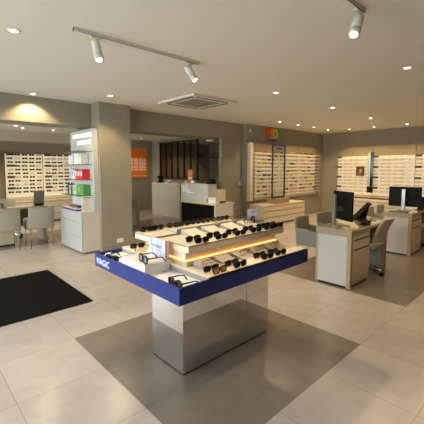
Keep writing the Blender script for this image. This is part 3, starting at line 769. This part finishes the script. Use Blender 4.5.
for b_, x in enumerate([2.13, 3.10]):
    pl_ = [(.03, r, 'plate', .19) for r in (0, 3, 6, 9)]
    bay('left', (x, 10.60, 0), 0, .955, .65, 1.965, zl, (.01, .945), pl_, f'backlit cream shelving of dark frames on the rear left wall, {["left bay", "right bay"][b_]}', 'rear left display bays', header=.02, shelfd=.045)
    for r, z in enumerate(zl):
        for q in range(5):
            xx = .115+q*.182+random.uniform(-.012, .012)
            if r in (0, 3, 6, 9) and q == 0: continue
            wall_items.append((Vector((x+xx, 10.60-.038, z+.001)), 0., random.choice(['dk', 'dk', 'dk', 'dk', 'br', 'gr']),
                               f'dark glasses {ORD[q]} from left on {ORD[r]} shelf down, {["left", "right"][b_]} bay of rear left wall', 'dark glasses on the rear left wall', 0))
# glasses of the walls: one small mesh per style
def small_glasses(frame, lens, dark):
    m = MB(); w, h = .138, .044; cx, rx, rz, cz = w*.26, w*.215, h/2, h/2+.002
    for sgn in (-1, 1):
        m.mat(0).tube(rim_pts(sgn*cx, cz, rx, rz, 10, .7), .0035 if dark else .0026, 4, True)
        m.mat(1).prism([(q[0], q[2]) for q in rim_pts(sgn*cx, cz, rx*.97, rz*.97, 10, .7)], -.001, .001, 'y')
        m.mat(0).tube([(sgn*(w/2-.002), .002, cz+.011), (sgn*(w/2-.004), .045, cz+.008)], .002, 4)
    m.mat(0).box(-.012, -.003, cz+.003, .012, .003, cz+.009)
    return m, [M[frame], M[lens]]
SG = {'dk': small_glasses('acetate', 'lensdark', True), 'br': small_glasses('goldframe', 'lensclear', False), 'cl': small_glasses('clearframe', 'lensclear', False), 'gr': small_glasses('dgrey', 'lensclear', True)}
SGM = {k: v[0].mesh('eyeglasses', v[1]) for k, v in SG.items()}
n_table = sum(1 for o in bpy.data.objects if o.name.startswith(('sunglasses', 'eyeglasses')) and o.type == 'EMPTY')
cpos = Vector((0, 0, H))
wall_items.sort(key=lambda it: ((it[5] != 0), (it[0]-cpos).length))
N_IND = 300-n_table
rest = {}
for i, (p, rz, style, lab, grp, wk) in enumerate(wall_items):
    if i < N_IND:
        o = bpy.data.objects.new('eyeglasses', SGM[style]); COL.objects.link(o); o.location = p; o.rotation_euler = (0, 0, rz)
        tag(o, lab, 'eyeglasses', grp)
    else: rest.setdefault(style, []).append((p, rz))
mr = MB(); mats = []
for style, lst in rest.items():
    src, mm_ = SG[style]; off = len(mats); mats += mm_
    for p, rz in lst:
        n0 = len(mr.mi); mr.merge(src, Matrix.Translation(p) @ Matrix.Rotation(rz, 4, 'Z'))
        for k in range(n0, len(mr.mi)): mr.mi[k] += off
if mats: tag(mr.build('eyeglasses_rows', mats), 'the remaining far rows of clear glasses on the lit shelves', 'eyeglasses', kind='stuff')

# portrait, mirror on the right wall
t = thing('portrait_picture', 'small dark portrait picture hung on the far bay of the right wall', 'picture', (10.628, 4.565, 1.30), -PI/2)
B(-.128, 0, 0, .128, .012, .30).build('picture_panel', M['printdark'], t)
MB().prism([(.045*math.cos(a)+.01, .16+.075*math.sin(a)) for a in [i*2*PI/18 for i in range(18)]], -.001, 0, 'y').build('printed_face', M['skin'], t)
MB().prism([(-.10, .002), (.03, .002), (.02, .10), (-.05, .13), (-.09, .07)], -.0008, 0, 'y').build('printed_shoulder', pmat('printed_rust', (.22, .07, .03), .6), t)
MB().prism([(-.055, .20), (-.03, .26), (.05, .26), (.065, .20), (.02, .225)], -.0015, -.0002, 'y').build('printed_hair', M['printdark'], t)
t = thing('wall_mirror', 'tall narrow mirror with dark side standing out from the right wall shelving', 'mirror', (10.56, 4.235, .79), -PI/2)
B(-.075, 0, .22, .004, .012, 1.22).build('mirror_edge', M['mirroredge'], t)
B(.0045, -.005, .20, .085, .012, 1.225).build('mirror_glass', M['blackgloss'], t)
B(-.08, -.002, 0, .085, .06, .195).build('mirror_foot', M['black'], t)
# framed glass on the kids counter
t = thing('wood_block', 'brown wooden block on the counter under the rainbow sign', 'block', (7.49, 5.46, .5655))
B(0, 0, 0, .60, .34, .135).build('block', M['brownwood'], t, .003)
t = thing('framed_glass', 'tall navy framed glass panel standing on the brown wooden block', 'display frame', (7.76, 5.60, .7015))
f = MB().box(-.30, -.014, 0, -.265, .014, 1.49).box(.265, -.014, 0, .30, .014, 1.49).box(-.265, -.014, 0, .265, .014, .05).box(-.265, -.014, 1.44, .265, .014, 1.49)
f.build('frame', M['navy'], t)
B(-.264, -.003, .051, .264, .003, 1.439).build('glass_panel', M['glass'], t)
B(-.13, -.016, 1.355, .13, -.004, 1.40).build('label_plate', M['navy'], t)

# KIDS lettering
t = thing('wall_sign', 'rainbow coloured KIDS lettering on the taupe wall', 'sign', (7.58, YK-.012, 2.31))
for ch, x, m_, s in (('K', .03, 'kred', .98), ('I', .285, 'korange', 1.2), ('D', .39, 'kyellow', .84), ('S', .615, 'kgreen', 1.2)):
    text(ch, .36, M[m_], 'letter_'+ch.lower(), t, face_mY(x, 0, .11), .02, bold=.012, sx=s)
text('& JUNIOR', .085, M['dgrey'], 'lettering', t, face_mY(.12, 0, .0), .008, bold=.003, sx=1.1)
# wall boxes
tag(B(-.03, -.02, -.035, .03, 0, .035).build('wall_sensor', M['whiteplastic'], loc=(6.96, YK-.001, 2.555), bevel=.004), 'small white sensor high on the wall left of the rainbow lettering', 'sensor')
t = thing('thermostat', 'small white wall switch with dark centre beside the reception', 'switch', (6.76, 6.139, 1.13))
B(-.045, -.012, -.045, .045, 0, .045).build('plate', M['whiteplastic'], t, .002); B(-.018, -.016, -.02, .018, -.012, .02).build('rocker', M['black'], t)
t = thing('wall_socket', 'white double socket low on the pillar', 'socket', (3.01, 5.799, .17))
B(-.065, -.012, -.04, .065, 0, .04).build('plate', M['whiteplastic'], t, .002)
for x in (-.03, .03): B(x-.018, -.014, -.018, x+.018, -.012, .018).build('outlet', M['paper'], t)
t = thing('emergency_light', 'small pale emergency light box under the ceiling above the reception', 'emergency light', (7.0, 7.6, 2.36))
B(-.05, -.12, 0, .05, .12, .10).build('housing', pmat('emergency_glow', (.7, .72, .7), .5, emit=(.8, .85, .8), estr=.12), t, .004)
B(-.02, -.02, .10, .02, .02, .18).build('bracket', M['whitepaint'], t)

# ------------------------------------------------------------------ contact lens stand at the pillar
t = thing('display_cabinet', 'white three drawer cabinet against the pillar with glass shelves above', 'cabinet', (2.31, 6.4, 0))
B(.022, -.53, .03, .338, .53, .755).build('carcass', M['offwhite'], t)
B(.05, -.51, 0, .338, .51, .0295).build('plinth_foot', M['dgrey'], t)
for z0, z1 in ((.035, .29), (.295, .565), (.57, .752)):
    B(0, -.53, z0, .0215, .53, z1).build('drawer', M['whitecab'], t, .0015)
bp = B(.25, -.53, .757, .337, .53, 2.25).build('back_board', M['white'], t)
B(.248, -.53, 2.251, .337, .53, 2.262).build('top_edge', M['dgrey'], t)
text('LENTILLES DE', .105, M['lettering_lit'], 'lettering', bp, face_mX(.2485, .40, 2.115), .006, bold=.001, sx=1.32)
text('CONTACT', .105, M['lettering_lit'], 'lettering', bp, face_mX(.2485, .18, 1.985), .006, bold=.001, sx=1.2)
for z in (1.845, 1.61, 1.335, 1.045):
    B(.01, -.50, z-.010, .2495, .47, z).build('glass_shelf', glassy('shelf_glass_%d' % int(z*100), (.62, .68, .66), .12), t)
def carton(x, y, z, dx, dy, dz, mat, label, band=None, group=None, rz=0.):
    o = thing('carton', label, 'box', (x, y, z+.0008), rz, group)
    B(-dx/2, -dy/2, 0, dx/2, dy/2, dz).build('box_body', M[mat], o, .001)
    if band: B(-dx/2-.0008, -dy*.32, dz*.35, dx/2, dy*.32, dz*.8).build('printed_band', M[band], o)
    return o
XS = 2.486
for i, y in enumerate([6.06, 6.13, 6.20, 6.27, 6.34]):
    carton(XS, y, 1.335, .14, .056, .185, 'red', f'red carton on the third glass shelf of the pillar stand, {ORD[i]} from the pillar corner', 'card', 'red cartons')
for i, (y, h_) in enumerate([(6.43, .16), (6.52, .175), (6.62, .20)]):
    carton(XS, y, 1.335, .12, .075, h_, 'card', f'white carton with blue print on the third glass shelf, {ORD[i]} from the red', 'cyan', 'white and blue cartons')
for i, y in enumerate([6.05, 6.13, 6.21, 6.29]):
    carton(XS, y, 1.045, .14, .07, .19, 'green', f'green carton on the lowest glass shelf, {ORD[i]} from the pillar corner', 'lime' if i == 2 else None, 'green cartons')
for i, (y, m_) in enumerate([(6.37, 'lime'), (6.44, 'card'), (6.51, 'lime')]):
    carton(XS, y, 1.045, .13, .06, .18, m_, f'{"lime green" if m_ == "lime" else "white"} carton on the lowest glass shelf, {ORD[i]} before the green', 'green' if m_ == 'card' else None, 'pale cartons on the lowest shelf')
for i, y in enumerate([6.60, 6.69, 6.78]):
    carton(XS, y, 1.045, .12, .07, .15+.02*i, 'navy' if i != 1 else 'card', f'{"dark blue" if i != 1 else "white and blue"} carton ending the lowest glass shelf, {ORD[i]} from the lime ones', None if i != 1 else 'cyan', 'blue cartons')
for i, (y, h_, dy) in enumerate([(6.12, .19, .07), (6.30, .20, .24), (6.58, .17, .22)]):
    carton(XS, y, 1.61, .13, dy, h_, 'card', ['slim white box on the second glass shelf nearest the pillar corner', 'wide white box on the second glass shelf, middle one', 'wide white box on the second glass shelf, left end'][i], None, 'white boxes on the second shelf')
    B(-.0655-.001, -dy*.3, h_*.6, -.065, dy*.3, h_*.66).build('printed_line', M['greytext'], bpy.data.objects[[o.name for o in bpy.data.objects if o.name.startswith('carton')][-1]]) if False else None
t = thing('leaflet_tray', 'shallow white tray with purple edge on the white cabinet', 'tray', (2.44, 6.50, .7555))
B(-.118, -.40, 0, .118, .40, .03).build('tray_base', M['purple'], t, .002); B(-.116, -.398, .0305, .116, .398, .048).build('tray_pad', M['cream'], t, .002)
for i, (x, y, r, m_) in enumerate([(2.42, 6.42, .3, 'plate'), (2.45, 6.28, -.2, 'navy'), (2.44, 6.62, .1, 'tagred')]):
    carton(x, y, .8042, .08, .15, .035, m_, ['dark flat box in the middle of the purple edged tray', 'navy flat box at the pillar end of the purple edged tray', 'dark red flat box at the left end of the purple edged tray'][i], None, 'flat boxes on the tray', r)
t = thing('info_card', 'white framed price list standing at the corner of the white cabinet', 'card', (2.43, 5.883, .756))
B(-.10, 0, 0, .10, .012, .285).build('card_panel', M['paper'], t)
for i in range(7): B(-.075, -.001, .04+i*.032, .075-.02*(i % 3), 0, .046+i*.032).build('printed_line', M['greytext'], t)
B(-.075, -.001, .255, .075, 0, .27).build('printed_heading', M['dgrey'], t)

# ------------------------------------------------------------------ reception
t = thing('back_counter', 'tall plain beige reception counter block under the black framed glazing', 'counter', (6.2, 8.1, 0))
B(0, 0, 0, .55, 1.53, 1.03).build('carcass', M['offwhite'], t); B(-.008, -.005, 1.031, .56, 1.54, 1.06).build('counter_top', M['creambox'], t, .002)
t = thing('reception_counter', 'reception counter with knee recess painted dark, white side and raised white lettered block', 'counter', (5.0, 5.28, 0))
B(.02, .05, .02, .03, 1.20, .72).build('recess_shade', M['blackmatte'], t, label='black sheet painted for the shaded knee recess')  # black sheet stands in for shade inside the open knee space
B(.03, .01, 0, .60, .03, .72).build('side_panel', M['offwhite'], t)
B(.031, .031, 0, .60, 1.20, .719).build('carcass', M['offwhite'], t)
B(0, 0, .7205, .66, 1.24, .75).build('counter_top', M['cream'], t, .002)
u = B(.13, .36, .7505, .40, 1.37, 1.175).build('raised_block', M['white'], t, .002, label='raised white block with script lettering')
B(.4005, .36, .7505, .70, .60, 1.03).build('raised_block', M['creambox'], t, .002)
lg = MB()
def curve(pts, n=8):
    out = []
    P_ = [pts[0]]+pts+[pts[-1]]
    for i in range(1, len(P_)-2):
        for k in range(n):
            s = k/n; a, b_, c_, d_ = [Vector((0, -q[0], q[1])) for q in P_[i-1:i+3]]
            out.append(.5*((2*b_)+(c_-a)*s+(2*a-5*b_+4*c_-d_)*s*s+(3*b_-a-3*c_+d_)*s**3))
    out.append(Vector((0, -pts[-1][0], pts[-1][1]))); return out
lg.at(Matrix.Translation((.1285, 1.32, .93)))
lg.tube(curve([(0, .15), (.02, .20), (.05, .02), (.08, .20), (.12, .03), (.20, .21), (.16, .06), (.21, .02)]), .007, 6)
lg2 = MB().at(lg.m)
lg2.tube(curve([(.27, .10), (.22, .09), (.23, .02), (.28, .10), (.28, .02), (.33, .03), (.46, .03)]), .007, 6)
M['script'] = pmat('pale_script', (.86, .86, .82), .4, emit=(.9, .9, .85), estr=.12)
lg.build('lettering', M['script'], u, label='white script lettering'); lg2.build('lettering', M['script'], u, label='white script lettering')
B(.1285, .94, .885, .1298, 1.30, .89).build('printed_line', M['signwhite'], u)
# on the counters
def smallbox(name, label, cat, loc, dims, mat, rz=0., group=None):
    o = B(-dims[0]/2, -dims[1]/2, 0, dims[0]/2, dims[1]/2, dims[2]).build(name, M[mat], loc=loc, rz=rz, bevel=.004)
    return tag(o, label, cat, group)
t = thing('coffee_machine', 'black machine on the left end of the tall beige counter', 'machine', (6.36, 9.38, 1.0605))
B(-.08, -.08, 0, .08, .08, .05).build('drip_tray', M['black'], t, .004); B(.0, -.08, .0505, .08, .08, .235).build('machine_body', M['black'], t, .006); B(-.08, -.06, .15, -.001, .06, .22).build('brew_head', M['black'], t, .01)
t = thing('telephone', 'white telephone on the tall beige counter below the glazing', 'telephone', (6.36, 8.90, 1.0605))
MB().prism([(-.08, 0), (.08, 0), (.08, .07), (-.08, .025)], -.09, .09, 'y').build('base', M['whiteplastic'], t, .004); B(.0, -.10, .075, .05, .10, .10).build('handset', M['whiteplastic'], t, .008)
smallbox('paper_stack', 'stack of white papers on the tall beige counter', 'papers', (6.36, 8.45, 1.0605), (.2, .28, .02), 'paper')
t = thing('poster_stand', 'small orange poster in a stand on the raised reception block', 'poster', (5.24, 6.42, 1.1765), 0.1)
B(0, -.085, .03, .006, .085, .33).build('poster', pmat('orange_print', (.55, .16, .04), .5), t)
B(-.03, -.07, 0, .04, .07, .0295).build('stand_foot', M['glass'], t)
B(-.001, -.06, .20, 0, .06, .25).build('printed_heading', M['korange'], t); B(-.001, -.05, .10, 0, .05, .14).build('printed_line', M['signwhite'], t)
smallbox('leaflet_box', 'small yellow box left of the orange poster', 'box', (5.22, 6.54, 1.1765), (.05, .10, .055), 'kyellow')
t = thing('tent_card', 'white tent card before the orange poster', 'card', (5.19, 6.27, 1.1765), 0)
MB().prism([(-.03, 0), (.03, 0), (0, .06)], -.05, .05, 'y').build('card_panel', M['paper'], t)
t = thing('telephone', 'black telephone on the right end of the raised reception block', 'telephone', (5.28, 5.70, 1.1765))
MB().prism([(-.08, 0), (.08, 0), (.08, .07), (-.08, .02)], -.09, .09, 'y').build('base', M['black'], t, .004); B(.0, -.10, .075, .05, .10, .11).build('handset', M['black'], t, .008)
t = thing('picture_frame', 'small silver framed card on the reception counter edge', 'frame', (5.075, 5.60, .7515))
B(0, -.045, 0, .012, .045, .11).build('frame', M['silver'], t, .002); B(-.001, -.032, .014, 0, .032, .096).build('picture', M['greytext'], t)
t = thing('info_card', 'white card leaning against the raised reception block', 'card', (5.115, 5.49, .7515), .75)
B(0, -.085, 0, .01, .085, .13).build('card_panel', M['paper'], t); B(-.001, -.04, .085, 0, .05, .095).build('printed_line', M['greytext'], t)
smallbox('card_reader', 'black card terminal on the reception counter', 'card terminal', (5.40, 5.43, .7515), (.16, .09, .035), 'black', .3)
# orange sign
t = thing('wall_sign', 'orange sign with white French lettering on the rear wall', 'sign', (6.27, YB-.04, 1.19))
w, h, r = .41, 1.05, .08
poly = []
for cx, cz, a0 in ((w-r, r, -90), (w-r, h-r, 0), (-w+r, h-r, 90), (-w+r, r, 180)):
    for k in range(6): a = math.radians(a0+k*18); poly.append((cx+r*math.cos(a), cz+r*math.sin(a)))
MB().prism(poly, 0, .035, 'y').build('sign_panel', M['orange'], t)
for body, z, s in (('1€ DE PLUS', .605, .135), ('1€ DE PLUS', .475, .135), ('POUR VOUS', .355, .125), ('POUR VOS LUNETTES', .275, .075)):
    text(body, s, M['signwhite'], 'lettering', t, face_mY(.35, -.004, z), .004, 'RIGHT', bold=.004, sx=.92)
B(-.33, -.003, .07, .35, 0, .085).build('printed_line', M['signwhite'], t)
# tall case at the far left edge
t = thing('shelf_unit', 'narrow shelf unit with white and dark items at the far left edge', 'shelf', (1.60, 10.35, .645))
B(-.25, .20, 0, .25, .24, 1.40).build('back_panel', M['grey'], t)
for x in (-.25, .235): B(x, 0, 0, x+.015, .199, 1.40).build('side_panel', M['grey'], t)
for z in (.0, .38, .55, 1.385): B(-.234, 0, z, .234, .199, z+.012).build('shelf', M['grey'], t)
smallbox('white_box', 'white box on the upper shelf at the far left edge', 'box', (1.66, 10.45, 1.2085), (.34, .1, .42), 'paper')
smallbox('storage_box', 'dark blue box on the lowest shelf at the far left edge', 'box', (1.66, 10.45, .6585), (.34, .1, .33), 'navy')

# ------------------------------------------------------------------ daylight
w = bpy.data.worlds.new('sky'); sc.world = w; w.use_nodes = True
nt = w.node_tree; bg = nt.nodes['Background']
sky = nt.nodes.new('ShaderNodeTexSky'); sky.sky_type = 'HOSEK_WILKIE' if 'HOSEK_WILKIE' in [e.identifier for e in sky.bl_rna.properties['sky_type'].enum_items] else sky.sky_type
sky.sun_direction = (-.5, -.3, .8); sky.turbidity = 6
mixn = nt.nodes.new('ShaderNodeMix'); mixn.data_type = 'RGBA'; mixn.inputs[0].default_value = .75
mixn.inputs[7].default_value = (.90, .95, 1., 1)
nt.links.new(sky.outputs[0], mixn.inputs[6]); nt.links.new(mixn.outputs[2], bg.inputs[0])
bg.inputs[1].default_value = 14.0
def portal(y0, y1, z0, z1):
    l = bpy.data.lights.new('portal', 'AREA'); l.shape = 'RECTANGLE'; l.size = y1-y0; l.size_y = z1-z0; l.cycles.is_portal = True
    o = bpy.data.objects.new('window_portal', l); COL.objects.link(o); o.location = (XL-.19, (y0+y1)/2, (z0+z1)/2)
    o.rotation_euler = Vector((1, 0, 0)).to_track_quat('-Z', 'Z').to_euler()
portal(.9, 2.95, 0, 2.5); portal(3.25, 5.75, 0, 2.5); portal(6.65, 10., .3, 2.3)

sc.view_settings.view_transform = 'Standard'; sc.view_settings.look = 'None'
sc.view_settings.gamma = 1; sc.view_settings.exposure = 0; sc.view_settings.use_curve_mapping = False
sc.cycles.use_denoising = True
sc.cycles.max_bounces = 8; sc.cycles.transparent_max_bounces = 16
sc.cycles.sample_clamp_indirect = 4
